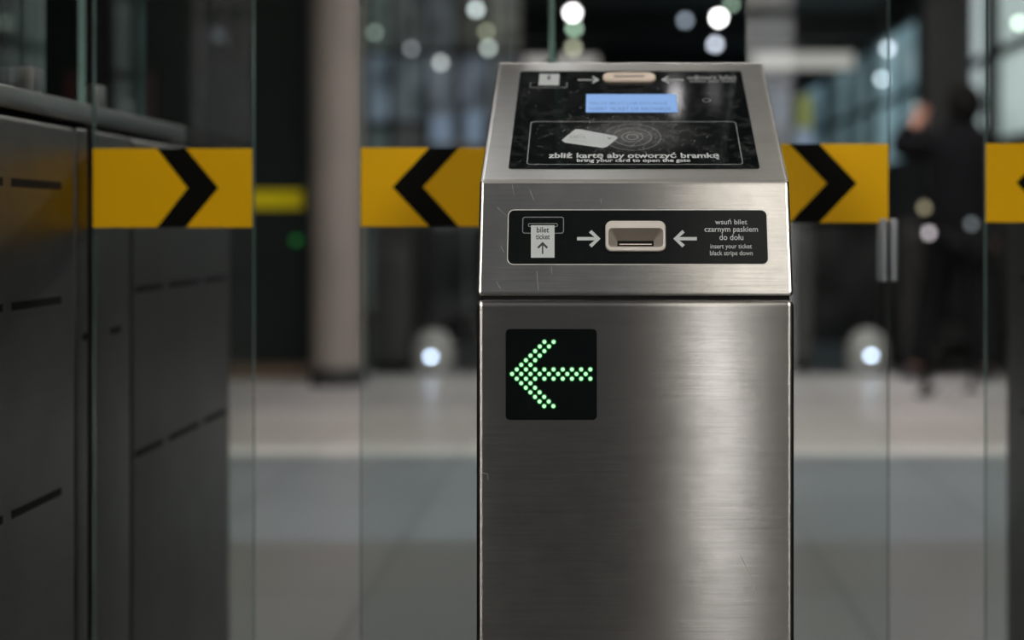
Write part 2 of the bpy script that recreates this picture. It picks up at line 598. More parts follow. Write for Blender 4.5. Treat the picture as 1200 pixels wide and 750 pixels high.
for i in range(1, len(ys) - 2):
    y0, y1 = ys[i] + (0.12 if i > 1 else 0), ys[i + 1] - 0.12
    c0, c1, s = wcols[i - 1]
    wo = struct('window_%d' % i, box(nb(), XR + 0.08, XR + 0.11, y0, y1, WZ0, WZ1), glazing_mat('window_glow_%d' % i, c0, c1, s * 1.35, 0.7))
    b = nb()
    box(b, XR + 0.02, XR + 0.08, y0, y1, 2.36, 2.44)
    box(b, XR + 0.02, XR + 0.08, y0, y1, WZ0, WZ0 + 0.05)
    box(b, XR + 0.02, XR + 0.08, y0, y1, WZ1 - 0.05, WZ1)
    k = 2 if i < 3 else 1
    for j in range(1, k):
        yy = y0 + (y1 - y0) * j / k
        box(b, XR + 0.02, XR + 0.08, yy - 0.04, yy + 0.04, WZ0 + 0.05, 2.36)
        box(b, XR + 0.02, XR + 0.08, yy - 0.04, yy + 0.04, 2.44, WZ1 - 0.05)
    obj('window_frame', b, M['dark'], wo)

# lit windows in the far wall: px0, px1, py0, py1, colour, strength
def back_window(n, x0, x1, y0, y1, col, s, Y=YB):
    X0, X1 = (x0 - CX) / F * Y, (x1 - CX) / F * Y
    Z0, Z1 = CZ + (CY - y1) / F * Y, CZ + (CY - y0) / F * Y
    wo = struct('window_%d' % n, box(nb(), X0, X1, Y - 0.05, Y - 0.01, Z0, Z1), glazing_mat('far_window_glow_%d' % n, tuple(c * 0.6 for c in col), col, s, 1.1))
    b = nb()
    box(b, X0 - 0.05, X0, Y - 0.08, Y, Z0 - 0.05, Z1 + 0.05)
    box(b, X1, X1 + 0.05, Y - 0.08, Y, Z0 - 0.05, Z1 + 0.05)
    box(b, X0, X1, Y - 0.08, Y, Z0 - 0.05, Z0)
    box(b, X0, X1, Y - 0.08, Y, Z1, Z1 + 0.05)
    obj('window_frame', b, M['dark'], wo)
FARW = [(905, 925, 104, 150, (0.13, 0.16, 0.2), 1.0)]
for i, a in enumerate(FARW):
    back_window(6 + i, *a)

# baseboards and the ceiling beams of the far hall
struct('baseboard_left', box(nb(), -5.0, -4.98, -5, YB, 0, 0.12), M['dark'])
struct('baseboard_right', box(nb(), XR - 0.02, XR, -5, YB, 0, 0.12), M['dark'])
for i, y in enumerate((10.5, 13.2, 17.0, 21.0)):
    struct('trim_%d' % (i + 1), box(nb(), -5.0, XR, y, y + 0.3, 3.15, 3.5), M['wall_dark'])

# ceiling luminaires and added fill panels
for x0, x1, y0, y1, s, c, lab in LUMINAIRES:
    t = thing('ceiling_light', lab, 'light', ((x0 + x1) / 2, (y0 + y1) / 2, CZL))
    b = nb()
    box(b, x0 - 0.03, x0, y0 - 0.03, y1 + 0.03, CZL - 0.01, 3.5)
    box(b, x1, x1 + 0.03, y0 - 0.03, y1 + 0.03, CZL - 0.01, 3.5)
    box(b, x0, x1, y0 - 0.03, y0, CZL - 0.01, 3.5)
    box(b, x0, x1, y1, y1 + 0.03, CZL - 0.01, 3.5)
    obj('light_frame', b, M['dark'], t)
    obj('diffuser', box(nb(), x0, x1, y0, y1, CZL, 3.498), glow('diffuser_glow', c, s), t)
# the two small downlights mirrored in the reader panel
for x, y, lx, ly, s, lab in ((0.215, 3.10, 0.009, 0.05, 15.0, 'small bright recessed downlight above the validator'),
                             (0.335, 3.12, 0.009, 0.05, 2.0, 'small dim recessed downlight above the validator')):
    t = thing('ceiling_downlight', lab, 'light', (x, y, 3.47))
    b = nb()
    box(b, x - lx - 0.02, x - lx, y - ly - 0.02, y + ly + 0.02, 3.46, 3.5)
    box(b, x + lx, x + lx + 0.02, y - ly - 0.02, y + ly + 0.02, 3.46, 3.5)
    box(b, x - lx, x + lx, y - ly - 0.02, y - ly, 3.46, 3.5)
    box(b, x - lx, x + lx, y + ly, y + ly + 0.02, 3.46, 3.5)
    obj('light_frame', b, M['dark'], t)
    obj('diffuser', box(nb(), x - lx, x + lx, y - ly, y + ly, 3.47, 3.498), glow('downlight_glow', (1, 0.96, 0.98), s), t)

# =================================================================== TICKET VALIDATOR
X0, X1 = -0.1221, 0.1775
VB = 1.97                                   # back of the housing
val = thing('ticket_validator', 'stainless steel ticket validator post with black card reader and green arrow display', 'ticket validator', ((X0 + X1) / 2, 1.65, 0))
BF = Frame((0, 1.338, 0), (0, 0, 1))
HF = Frame((0, 1.3417, 0.8632), (0, 0.0333, 0.1098))
TF = Frame((0, 1.375, 0.973), (0, 0.235, 0.141))

b = box(nb(), X0, X1, 1.338, VB, 0.06, 0.8594, bevel=0.0065, seg=4)
obj('body', b, M['steel'], val, smooth=True, flat=2e-3)
obj('plinth', box(nb(), X0 + 0.012, X1 - 0.012, 1.352, VB - 0.012, 0, 0.06), M['black'], val)
obj('gasket', box(nb(), X0 + 0.004, X1 - 0.004, 1.345, VB - 0.004, 0.8585, 0.8645), M['black'], val)
prof = [(1.3417, 0.8632), (1.375, 0.973), (1.61, 1.114), (VB, 1.114), (VB, 0.8632)]
b = prism(nb(), prof, X0, X1)
bmesh.ops.recalc_face_normals(b, faces=b.faces[:])
bmesh.ops.bevel(b, geom=b.edges[:], offset=0.0042, segments=4, affect='EDGES', profile=0.55)
for f in b.faces:
    if f.normal.z > 0.5 and f.calc_center_median().y < 1.612:
        f.material_index = 1
obj('head', b, [M['steel'], M['steel_slope']], val, smooth=True)

# ---- reader panel on the slope
A, Bq = TF.uv(598.5, 198), TF.uv(890, 198)
C_, D_ = TF.uv(607, 84), TF.uv(869, 84)
u0, u1 = (A.x + C_.x) / 2, (Bq.x + D_.x) / 2
v0, v1 = A.y, C_.y
b = plate(nb(), TF, rr(u0, u1, v0, v1, 0.0035), -0.001, 0.0008, 0.0003)
rp = obj('reader_panel', b, M['black_panel'], val, label='scratched black card reader panel')
H = 0.0009
# frame line around the card field
q0, q1 = TF.uv(617.5, 193.6), TF.uv(870.5, 193.6)
q2 = TF.uv(740, 143.5)
b = stroke(nb(), TF, rr(q0.x, q1.x, q0.y, q2.y, 0.004), 0.0009, H, closed=True)
obj('field_outline', b, M['print_dim'], rp)
# lcd
l0, l1 = TF.uv(686.5, 132.5), TF.uv(792.5, 111.5)
lr = TF.uv(794, 132.5)
b = plate(nb(), TF, rr(l0.x, (l1.x + lr.x) / 2, l0.y, l1.y, 0.0004), 0.0, H + 0.0003)
lcd = obj('lcd_screen', b, M['lcd'], rp, label='lit blue display')
b = nb()
text_bm(b, TF, 'WLOZ BILET LUB DOLADUJ', 690, 781, 121, 124.6, H + 0.0004, 0.0)
text_bm(b, TF, 'INSERT TICKET OR RECHARGE', 690, 786, 127, 130.8, H + 0.0004, 0.0)
obj('screen_text', b, M['lcd_ink'], rp)
# card symbol
b = nb()
poly(b, TF, [(658.5, 165.5), (661, 163), (674, 152.6), (679, 152.4), (720, 160), (724, 162), (722, 164.5), (711, 173), (706, 174.3), (662, 168)], H)
obj('card_symbol', b, M['print'], rp)
b = nb()
text_bm(b, TF, 'KARTA', 668, 686, 159.5, 163.5, H + 0.0002, 0.0)
stroke(b, TF, [TF.uv(665, 164.6), TF.uv(689, 167.6)], 0.0006, H + 0.0002)
poly(b, TF, [(711, 162), (718, 162.6), (714, 165)], H + 0.0002)
obj('card_marking', b, M['print_dim'], rp)
# radio waves
b = nb()
wc = TF.uv(741, 161.5)
for r, wd in ((0.0058, 0.0010), (0.0107, 0.0007), (0.0195, 0.0006), (0.0290, 0.0005)):
    stroke(b, TF, ring_pts(wc, r), wd, H, closed=True)
obj('wave_symbol', b, M['print_dim'], rp)
b = nb()
text_bm(b, TF, 'zbliż kartę aby otworzyć bramkę', 643, 843, 179.6, 187.9, H, 0.022)
text_bm(b, TF, 'bring your card to open the gate', 676, 809, 186.9, 192.0, H + 0.00005, 0.022)
obj('lettering', b, M['print'], rp)
b = nb()
text_bm(b, TF, 'odbierz bilet', 805, 863, 89.2, 94.0, H, 0.02)
text_bm(b, TF, 'collect your ticket', 808, 862, 93.8, 98.6, H, 0.012)
obj('lettering', b, M['print_dim'], rp)
# top exit slot, cream
s0, s1 = TF.uv(706.5, 97), TF.uv(768, 88.5)
uw0, uw1 = s0.x, s1.x
b = nb()
hh = (s1.y - s0.y)
loops(b, TF, [(rr(uw0, uw1, s0.y, s1.y, hh * 0.42), 0), (rr(uw0, uw1, s0.y, s1.y, hh * 0.42), 0.003), (rr(uw0 + 0.0015, uw1 - 0.0015, s0.y + 0.0015, s1.y - 0.0015, hh * 0.36), 0.0045),
              (rr(uw0 + 0.008, uw1 - 0.008, s0.y + 0.006, s1.y - 0.006, hh * 0.12), 0.0042), (rr(uw0 + 0.010, uw1 - 0.010, s0.y + 0.0075, s1.y - 0.0075, hh * 0.08), 0.003)], cap1=True)
obj('ticket_outlet', b, M['cream'], rp, smooth=True, label='cream ticket outlet')
k0, k1 = TF.uv(720, 93.8), TF.uv(755, 92.2)
obj('outlet_slit', plate(nb(), TF, rr(k0.x, k1.x, k0.y, k1.y, 0.0003), 0.003, 0.0046), M['slot_dark'], rp)
# ticket leaving slot symbol
b = nb()
poly(b, TF, [(631, 100.8), (632.5, 87.5), (655.8, 87.5), (655, 100.8)], H)
obj('ticket_symbol', b, M['print'], rp)
b = nb()
poly(b, TF, [(640.5, 92), (646, 92), (643.4, 95)], H + 0.0002)
poly(b, TF, [(642.6, 88.8), (644.4, 88.8), (644.4, 92.2), (642.6, 92.2)], H + 0.0002)
obj('ticket_arrow', b, M['print_black'], rp)
b = nb()
stroke(b, TF, [TF.uv(p, q) for p, q in ((624, 98), (621.7, 98), (621, 103.4), (664, 103.4), (664.6, 98), (662, 98))], 0.0010, H)
obj('slot_outline', b, M['print_dim'], rp)
def arrow(fr, x0, x1, y, hw, wd, h, mat, parent, head=None):
    """printed arrow from x0 to its tip x1 (pixels)"""
    b = nb()
    s = 1 if x1 > x0 else -1
    a, t = fr.uv(x0, y), fr.uv(x1, y)
    hd = head or (fr.uv(x1 - s * hw, y).x - t.x)
    hd = abs(hd)
    hv = abs(fr.uv(x1, y - hw).y - t.y)
    stroke(b, fr, [a, t - Vector((s * wd * 0.7, 0))], wd, h)
    # head as one chevron
    tip = t
    w2 = wd * 0.72
    pts = [tip, tip + Vector((-s * hd, hv)), tip + Vector((-s * (hd + w2), hv - w2)), tip + Vector((-s * 2 * w2, 0)),
           tip + Vector((-s * (hd + w2), -hv + w2)), tip + Vector((-s * hd, -hv))]
    v = [b.verts.new(fr.p(p, h + 0.00015)) for p in pts]
    b.faces.new((v[0], v[1], v[2], v[3]))
    b.faces.new((v[0], v[3], v[4], v[5]))
    return obj('arrow_symbol', b, mat, parent)
arrow(TF, 677, 702.5, 94.5, 4.2, 0.0022, H, M['print'], rp, head=0.007)
arrow(TF, 801, 775, 94.5, 4.2, 0.0022, H, M['print'], rp, head=0.007)
# small service button under the upper lettering
bc = TF.uv(828, 118.5)
b = stroke(nb(), TF, ring_pts(bc, 0.0042, 24), 0.0009, H, closed=True)
obj('sensor_ring', b, M['print_dim'], rp)
# scratches in the worn panel
b = nb()
for k in range(420):
    if k < 250:
        c = Vector((random.gauss(wc.x - 0.005, 0.035), random.gauss(wc.y + 0.004, 0.02)))
    else:
        c = Vector((random.uniform(u0 + 0.004, u1 - 0.06), random.uniform(v0 + 0.004, v1 - 0.02)))
    if not (u0 + 0.004 < c.x < u1 - 0.004 and v0 + 0.004 < c.y < v1 - 0.008):
        continue
    if l0.x - 0.002 < c.x < lr.x + 0.002 and l0.y - 0.004 < c.y < l1.y + 0.002:
        continue
    a = random.gauss(PI / 3, 0.6)
    L = random.choice((0.0006, 0.001, 0.002, 0.0035, 0.006))
    d = Vector((math.cos(a), math.sin(a))) * L / 2
    e = Vector((-d.y, d.x)) * random.uniform(-0.25, 0.25)
    lo = c - d
    hi = c + d
    lo.y = max(lo.y, v0 + 0.001)
    hi.y = min(hi.y, v1 - 0.001)
    stroke(b, TF, [lo, c + e, hi], random.choice((0.00012, 0.0002, 0.0003)), H + 0.00005)
obj('scratch_marks', b, M['scratch'], rp)['kind'] = 'stuff'

def cut(o, cutter):
    """carve a cutter bmesh (world coordinates) out of an object"""
    me = bpy.data.meshes.new('cutter')
    bmesh.ops.recalc_face_normals(cutter, faces=cutter.faces[:])
    cutter.to_mesh(me)
    cutter.free()
    co = bpy.data.objects.new('cutter', me)
    COL.objects.link(co)
    m = o.modifiers.new('hole', 'BOOLEAN')
    m.object = co
    m.operation = 'DIFFERENCE'
    m.solver = 'EXACT'
    bpy.context.view_layer.update()
    dg = bpy.context.evaluated_depsgraph_get()
    n = bpy.data.meshes.new_from_object(o.evaluated_get(dg))
    nm = o.data.name
    o.modifiers.clear()
    o.data = n
    n.name = nm
    bpy.data.objects.remove(co)
    for p in n.polygons:
        if p.area > 1e-4:
            p.use_smooth = False
head = bpy.data.objects['head']
# ---- ticket slot panel on the head front
p0, p1 = HF.uv(595, 309.5), HF.uv(898, 246.5)
rim = rr(p0.x - 0.0007, p1.x + 0.0007, p0.y - 0.0007, p1.y + 0.0007, 0.0062)
b = plate(nb(), HF, rr(p0.x, p1.x, p0.y, p1.y, 0.0055), -0.001, 0.0006, 0.0002)
sp = obj('slot_panel', b, M['black_clean'], val, label='black ticket slot panel')
obj('panel_rim', plate(nb(), HF, rim, -0.001, 0.0004), M['steel_slope'], sp)
H = 0.0007
# bezel
x0, x1 = HF.uv(709.5, 278).x, HF.uv(780, 278).x
y0, y1 = HF.uv(745, 295.5).y, HF.uv(745, 260).y
xi0, xi1 = HF.uv(713, 278).x, HF.uv(777, 278).x
yi0, yi1 = HF.uv(745, 291).y, HF.uv(745, 268.5).y
b = nb()
n_ = 6
HB = 0.0042
FD = -0.011
for ob_ in (head, sp, bpy.data.objects['panel_rim']):
    cut(ob_, plate(nb(), HF, rr(x0 + 0.001, x1 - 0.001, y0 + 0.001, y1 - 0.001, 0.004, n_), -0.014, 0.01))
sl = rr(HF.uv(723.5, 278).x, HF.uv(766.5, 278).x, HF.uv(745, 284.8).y, HF.uv(745, 278.4).y, 0.0004, n_)
loops(b, HF, [(rr(x0, x1, y0, y1, 0.0062, n_), 0.0005), (rr(x0, x1, y0, y1, 0.0062, n_), HB - 0.001), (rr(x0 + 0.0008, x1 - 0.0008, y0 + 0.0008, y1 - 0.0008, 0.0056, n_), HB),
              (rr(xi0, xi1, yi0, yi1, 0.0036, n_), HB), (rr(xi0 + 0.0005, xi1 - 0.0005, yi0 + 0.0005, yi1 - 0.0005, 0.0034, n_), HB - 0.0006), (sl, FD)],
      cap0=False, cap1=True, mi=[0, 0, 0, 1, 1, 2])
obj('slot_bezel', b, [M['beige'], M['slot_dark'], M['black']], sp, label='warm grey funnel of the ticket slot')
b = plate(nb(), HF, rr(HF.uv(726, 278).x, HF.uv(764, 278).x, HF.uv(745, 283.2).y, HF.uv(745, 282.3).y, 0.0002), FD, FD + 0.001)
obj('slot_lip', b, M['cream'], sp)
# insert ticket symbol
b = nb()
z = [HF.uv(612.5, 273.5), HF.uv(660.5, 254.8)]
stroke(b, HF, rr(z[0].x, z[1].x, z[0].y, z[1].y, 0.0022), 0.0006, H, closed=True)
z = [HF.uv(619.3, 265.8), HF.uv(653.3, 262.2)]
stroke(b, HF, rr(z[0].x, z[1].x, z[0].y, z[1].y, 0.0012), 0.0005, H, closed=True)
obj('slot_outline', b, M['print_dim'], sp)
b = poly(nb(), HF, [(622.3, 302.2), (622.3, 264.3), (649.8, 264.3), (649.8, 302.2)], H + 0.0001)
obj('ticket_symbol', b, M['print'], sp)
b = nb()
text_bm(b, HF, 'bilet', 629, 643.5, 266.3, 273, H + 0.0003, 0.02)
text_bm(b, HF, 'ticket', 628, 644.5, 274.5, 281, H + 0.0003, 0.02)
obj('ticket_lettering', b, M['print_black'], sp)
b = nb()
a_ = [HF.uv(635.9, 298), HF.uv(635.9, 285)]
stroke(b, HF, a_, 0.0014, H + 0.0002)
v = [HF.uv(*p) for p in ((635.9, 283.6), (642.3, 290), (640.6, 291.8), (635.9, 287.2), (631.2, 291.8), (629.5, 290))]
vv = [b.verts.new(HF.p(p, H + 0.0003)) for p in v]
b.faces.new((vv[0], vv[1], vv[2], vv[3]))
b.faces.new((vv[0], vv[3], vv[4], vv[5]))
obj('ticket_arrow', b, M['print_black'], sp)
def wide_arrow(s, tip, tail):
    b = nb()
    v = [HF.uv(tip - s * dx, 280 + dy) for dx, dy in ((0, 0), (10.6, -10.2), (13.4, -7.2), (7.0, -1.9), (7.0, 1.9), (13.4, 7.2), (10.6, 10.2), (27.5, -1.9), (27.5, 1.9))]
    w_ = [b.verts.new(HF.p(p, H + 0.0001)) for p in v]
    b.faces.new((w_[0], w_[1], w_[2], w_[3]))
    b.faces.new((w_[0], w_[3], w_[4]))
    b.faces.new((w_[0], w_[4], w_[5], w_[6]))
    b.faces.new((w_[3], w_[7], w_[8], w_[4]))
    obj('arrow_symbol', b, M['print'], sp)
wide_arrow(1, 703.8, 676)
wide_arrow(-1, 789, 817)
b = nb()
text_bm(b, HF, 'wsuń bilet', 838, 875.5, 256.8, 263.2, H, 0.006)
text_bm(b, HF, 'czarnym paskiem', 825.6, 888, 265.5, 274.0, H, 0.006)
text_bm(b, HF, 'do dołu', 843, 871, 274.8, 281.6, H, 0.006)
text_bm(b, HF, 'insert your ticket', 832.5, 881, 286.0, 293.2, H, 0.004)
text_bm(b, HF, 'black stripe down', 832, 882, 294.0, 301.2, H, 0.004)
obj('lettering', b, M['print'], sp)
# fine scratches on the steel of the head front
b = nb()
for px, py, dx, dy in ((600, 215, 3, 14), (583, 243, 10, 9), (587, 288, 4, 8), (646, 313, 1, 8), (629, 318, 2, 22), (621, 222, 5, 13), (582, 330, 5, 9), (760, 325, 2, 5), (810, 336, 2, 5), (704, 233, 1, 6)):
    stroke(b, HF, [HF.uv(px, py), HF.uv(px + dx * 0.4, py + dy * 0.5), HF.uv(px + dx, py + dy)], 0.0003, 0.00005)
obj('scratch_marks', b, M['print_dim'], val)['kind'] = 'stuff'
b = nb()
for px, py, dx, dy in ((868, 652, 18, 38), (565, 554, 7, 2), (571, 557, 1, 5)):
    stroke(b, BF, [BF.uv(px, py), BF.uv(px + dx * 0.55, py + dy * 0.5), BF.uv(px + dx, py + dy)], 0.0004, 0.00005)
obj('scratch_marks', b, M['slot_dark'], val)['kind'] = 'stuff'

# ---- arrow display on the body
d0, d1 = BF.uv(592.5, 492), BF.uv(699.5, 385.5)
b = plate(nb(), BF, rr(d0.x, d1.x, d0.y, d1.y, 0.0042), -0.001, 0.0006, 0.0002)
dp = obj('arrow_display', b, M['black_clean'], val, label='black display with a green arrow of light dots pointing left')
led0 = None
def lx(c, r):
    q = BF.uv(550 + c / 4.69, 370 + r / 4.69)
    return q
spots = []
for k in range(9):
    spots.append((235 + 50.6 * k, 320))
    spots.append((261 + 50.5 * k, 295))
    spots.append((261 + 50.5 * k, 346))
for j in range(2, 8):
    for e in (0, 1):
        spots.append((235 + 25.4 * j + 50.6 * e, 320 - 25.2 * j))
        spots.append((235 + 25.2 * j + 50.6 * e, 320 + 25.2 * j))
for c, r in spots:
    q = lx(c, r)
    P = BF.p(q, 0.0007)
    if led0 is None:
        b = nb()
        ring = lambda rad, y: [b.verts.new((rad * math.cos(2 * PI * k / 16), y, rad * math.sin(2 * PI * k / 16))) for k in range(16)]
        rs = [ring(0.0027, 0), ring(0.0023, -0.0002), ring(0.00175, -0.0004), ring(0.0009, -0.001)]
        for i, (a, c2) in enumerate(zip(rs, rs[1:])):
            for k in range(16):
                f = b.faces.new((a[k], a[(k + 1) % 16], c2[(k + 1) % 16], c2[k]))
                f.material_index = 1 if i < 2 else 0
        b.faces.new(rs[-1])
        bmesh.ops.recalc_face_normals(b, faces=b.faces[:])
        me = bpy.data.meshes.new('led')
        b.to_mesh(me)
        b.free()
        me.materials.append(M['led_core'])
        me.materials.append(M['led_halo'])
        led0 = bpy.data.objects.new('led', me)
        o = led0
    else:
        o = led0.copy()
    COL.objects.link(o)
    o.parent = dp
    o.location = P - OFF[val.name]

# =================================================================== GLASS FLAPS
DY = 1.80
def W(px, Y=DY):
    return (px - CX) / F * Y
def Z(py, Y=DY):
    return CZ + (CY - py) / F * Y

def pane(bm, x0, x1, y0, y1, z0, z1, long='x'):
    """glass slab: broad faces material 0, cut edges material 1"""
    box(bm, x0, x1, y0, y1, z0, z1)
    bmesh.ops.recalc_face_normals(bm, faces=bm.faces[:])
    for f in bm.faces:
        n = f.normal
        broad = abs(n.y) > 0.9 if long == 'x' else abs(n.x) > 0.9
        f.material_index = 0 if broad else 1
    return bm

def flap(label, px0, px1, ty0, ty1, tx0, tx1, tip, inner, toph, both, px_line=None, guard=False):
    x0, x1 = W(px0), W(px1)
    t = thing('glass_flap_door', label, 'glass door', ((x0 + x1) / 2, DY, 0.12), 'glass flap doors of the gate')
    obj('glass_pane', pane(nb(), x0, x1, DY, DY + 0.010, 0.12, 1.95), [M['glass'], M['glass_edge']], t)
    fr = Frame((0, DY - 0.0006, 0), (0, 0, 1))
    a = [fr.uv(tx0, ty1), fr.uv(tx1, ty0)]
    b = loops(nb(), fr, [([(a[0].x, a[0].y), (a[1].x, a[0].y), (a[1].x, a[1].y), (a[0].x, a[1].y)], -0.0006), ([(a[0].x, a[0].y), (a[1].x, a[0].y), (a[1].x, a[1].y), (a[0].x, a[1].y)], 0.0)])
    st = obj('warning_strip', b, M['yellow'], t, label='yellow strip with a black chevron')
    # chevron: outer edge top/bottom x = toph[0], inner edge x = toph[1]; clipped to the strip
    ym = (ty0 + ty1) / 2
    def cl(p, q):
        # segment p(top or bottom) -> q(tip) clipped at strip sides
        return p
    pts = [(toph[0], ty0), (tip, ym), (toph[0], ty1), (toph[1], ty1), (inner, ym), (toph[1], ty0)]
    b = nb()
    v = []
    for p in pts:
        q = fr.uv(*p)
        q.x = min(max(q.x, a[0].x), a[1].x)
        v.append(b.verts.new(fr.p(q, 0.0003)))
    b.faces.new((v[0], v[1], v[4], v[5]))
    b.faces.new((v[1], v[2], v[3], v[4]))
    obj('chevron', b, M['chevron'], st)
    if guard:
        for ga, gb_ in ((1030.5, 1038), (1042, 1050)):
            bb = nb()
            box(bb, W(ga), W(gb_), DY - 0.012, DY + 0.02, Z(330), Z(256), bevel=0.003, seg=3)
            obj('edge_guard', bb, M['clear_plastic'], t, smooth=True)
    return t
flap('glass flap door with yellow strip and right-pointing chevron beside the left cabinet', 108.8, 296.5, 174, 266.5, 108.8, 295.5, 256, 220, (218, 184), None)
flap('glass flap door with yellow strip and left-pointing chevron, left of the validator', 422, 596.6, 173, 265.5, 423, 596.6, 460, 496, (503, 538), None)
flap('glass flap door with yellow strip and right-pointing chevron, right of the validator', 874.8, 1042, 168.5, 261, 875, 1041, 1004, 969, (960, 925), None, guard=True)
flap('glass flap door at the right photo edge with a cut-off yellow strip', 1156, 1366, 168, 260.5, 1155.5, 1364, 1191, 1228, (1236, 1272), None)

# =================================================================== SIDE CABINETS
def cabinet(side, label):
    """side -1: left of the passage, +1: right; its inner face lies at x = side * |X|"""
    XF = -0.65 if side < 0 else 0.712
    s = side
    def X(d):                                # d metres into the cabinet from the passage face
        return XF + s * d
    def bx(bm, d0, d1, y0, y1, z0, z1, **k):
        a, c = sorted((X(d0), X(d1)))
        return box(bm, a, c, y0, y1, z0, z1, **k)
    t = thing('gate_cabinet', label, 'gate cabinet', (X(0.15), 1.8, 0), 'side cabinets of the gate')
    ex = 0.0 if s < 0 else 0.07
    obj('plinth', bx(nb(), 0.01, 0.29, 0.72, 2.4 + ex, 0, 0.05), M['black'], t)
    # near panel, door post, far panel
    for nm, y0, y1 in (('side_panel', 0.70, 1.742), ('post_panel', 1.747, 1.785), ('post_panel', 1.812, 1.945), ('side_panel', 1.950, 2.46 + ex)):
        b = bx(nb(), 0, 0.30, y0, y1, 0.05, 1.050, bevel=0.004 if y1 - y0 < 0.2 else 0.007, seg=3)
        obj(nm, b, M['steel_dark'], t, smooth=True, flat=5e-3)
    obj('slit_shade', bx(nb(), 0.003, 0.297, 1.787, 1.810, 0.05, 1.056), M['black'], t)  # black strip standing in for the shade inside the door slit
    obj('top_slab', bx(nb(), 0.0, 0.306, 0.69, 2.20, 1.0575, 1.083, bevel=0.003), M['steel_slab'], t, smooth=True, flat=1e-2, label='thin steel slab on top')
    obj('slab_spacer', bx(nb(), 0.02, 0.28, 0.72, 2.18, 1.049, 1.0575), M['black'], t)
    # vent slots
    rows = [(z, a, c) for z in (0.977, 0.841, 0.613, 0.40, 0.20) for a, c in ((0.90, 1.04), (1.06, 1.20), (1.22, 1.365), (1.385, 1.532), (1.556, 1.697), (1.965, 2.085), (2.115, 2.27), (2.30, 2.43))]
    rows = [q for q in rows if not (q[1] > 1.9 and q[0] < 0.5)]
    rows += [(0.791, 1.765, 1.782), (0.791, 1.865, 1.905)]
    for z, a, c in rows:
        o = obj('vent_slot', bx(nb(), -0.0006, 0.004, a, c, z - 0.0045, z + 0.0045), M['black'], t)
    # upright screens on the cabinet with their clips
    for y0, y1 in ((0.8, 1.765), (1.90, 2.15)):
        a, c = sorted((X(0.045), X(0.055)))
        obj('glass_screen', pane(nb(), a, c, y0, y1, 1.09, 1.95, 'y'), [M['glass_screen'], M['glass_edge']], t)
    for y in (1.72, 1.94):
        b = bx(nb(), 0.036, 0.064, y - 0.015, y + 0.015, 1.083, 1.12, bevel=0.003)
        obj('glass_clip', b, M['steel_slab'], t, smooth=True)
    return t
cabinet(-1, 'dark steel gate cabinet with black vent slots at the left')
cabinet(1, 'dark steel gate cabinet at the right photo edge')

# clear screens over the validator housing
t = thing('glass_screen', 'clear upright glass screen standing on the back of the validator housing', 'glass screen', (-0.07, 1.9, 1.114))
obj('glass_pane', pane(nb(), -0.074, -0.066, 1.84, 1.96, 1.114, 1.95, 'y'), [M['glass'], M['glass_edge']], t)
obj('glass_clip', box(nb(), -0.082, -0.058, 1.88, 1.92, 1.114, 1.15, bevel=0.002), M['steel_slab'], t)

# =================================================================== MIDDLE DISTANCE
# column left of the middle flap door
t = thing('round_column', 'beige plastered column standing behind the passage left of the validator', 'column', (-1.57, 8.3, 0))
obj('shaft', lathe(nb(), (-1.565, 8.3, 0), [(0.148, 0.0), (0.148, 3.5)], 40), M['column'], t, smooth=True)
obj('base_ring', lathe(nb(), (-1.565, 8.3, 0), [(0.165, 0), (0.165, 0.10), (0.155, 0.11)], 40), M['dark'], t, smooth=True)
# kiosk: dark closed stand on the left
kx0, kx1, ky = -4.4, -1.80, 8.55
t = thing('closed_kiosk', 'dark green closed kiosk with a yellow stripe behind the left passage', 'kiosk', ((kx0 + kx1) / 2, ky + 0.6, 0))
obj('kiosk_body', box(nb(), kx0, kx1, ky, ky + 2.2, 0.1, 3.1, bevel=0.02), M['kiosk'], t)
obj('plinth', box(nb(), kx0 + 0.03, kx1 - 0.03, ky + 0.03, ky + 2.17, 0, 0.1), M['brown'], t, label='brownish plinth')
obj('yellow_stripe', box(nb(), kx0 + 0.05, kx1 - 0.02, ky - 0.004, ky, 1.03, 1.14), M['yellow_dull'], t)
obj('red_panel', box(nb(), -3.25, -2.72, ky - 0.006, ky, 1.50, 1.85), M['dark_red'], t)
b = nb()
for x in (-3.75, -3.1, -2.45):
    box(b, x - 0.015, x + 0.015, ky - 0.01, ky, 0.15, 1.0)
    box(b, x - 0.015, x + 0.015, ky - 0.01, ky, 1.17, 3.05)
obj('mullion', b, M['dark'], t)
b = lathe(nb(), (-1.86, ky - 0.02, 0.84), [(0.02, -0.02), (0.02, 0.0), (0.012, 0.01)], 16, 'Y')
obj('status_lamp', b, glow('green_status', (0.02, 0.5, 0.08), 0.35), t, label='small green status lamp')
# copper-clad pier at the far left
b = box(nb(), -3.36, -2.90, 6.9, 7.05, 0, 3.5, bevel=0.01)
tag(obj('clad_pier', b, M['copper']), 'copper-brown clad pier at the far left photo edge', 'pier')
# dark square column right
t = thing('square_column', 'dark square column standing behind the person on the right', 'column', (2.55, 10.9, 0))
obj('shaft', box(nb(), 2.41, 2.76, 10.7, 11.05, 0, 3.5, bevel=0.01), M['dark'], t)
obj('base_ring', box(nb(), 2.39, 2.78, 10.68, 11.07, 0, 0.1), M['steel_dark'], t)

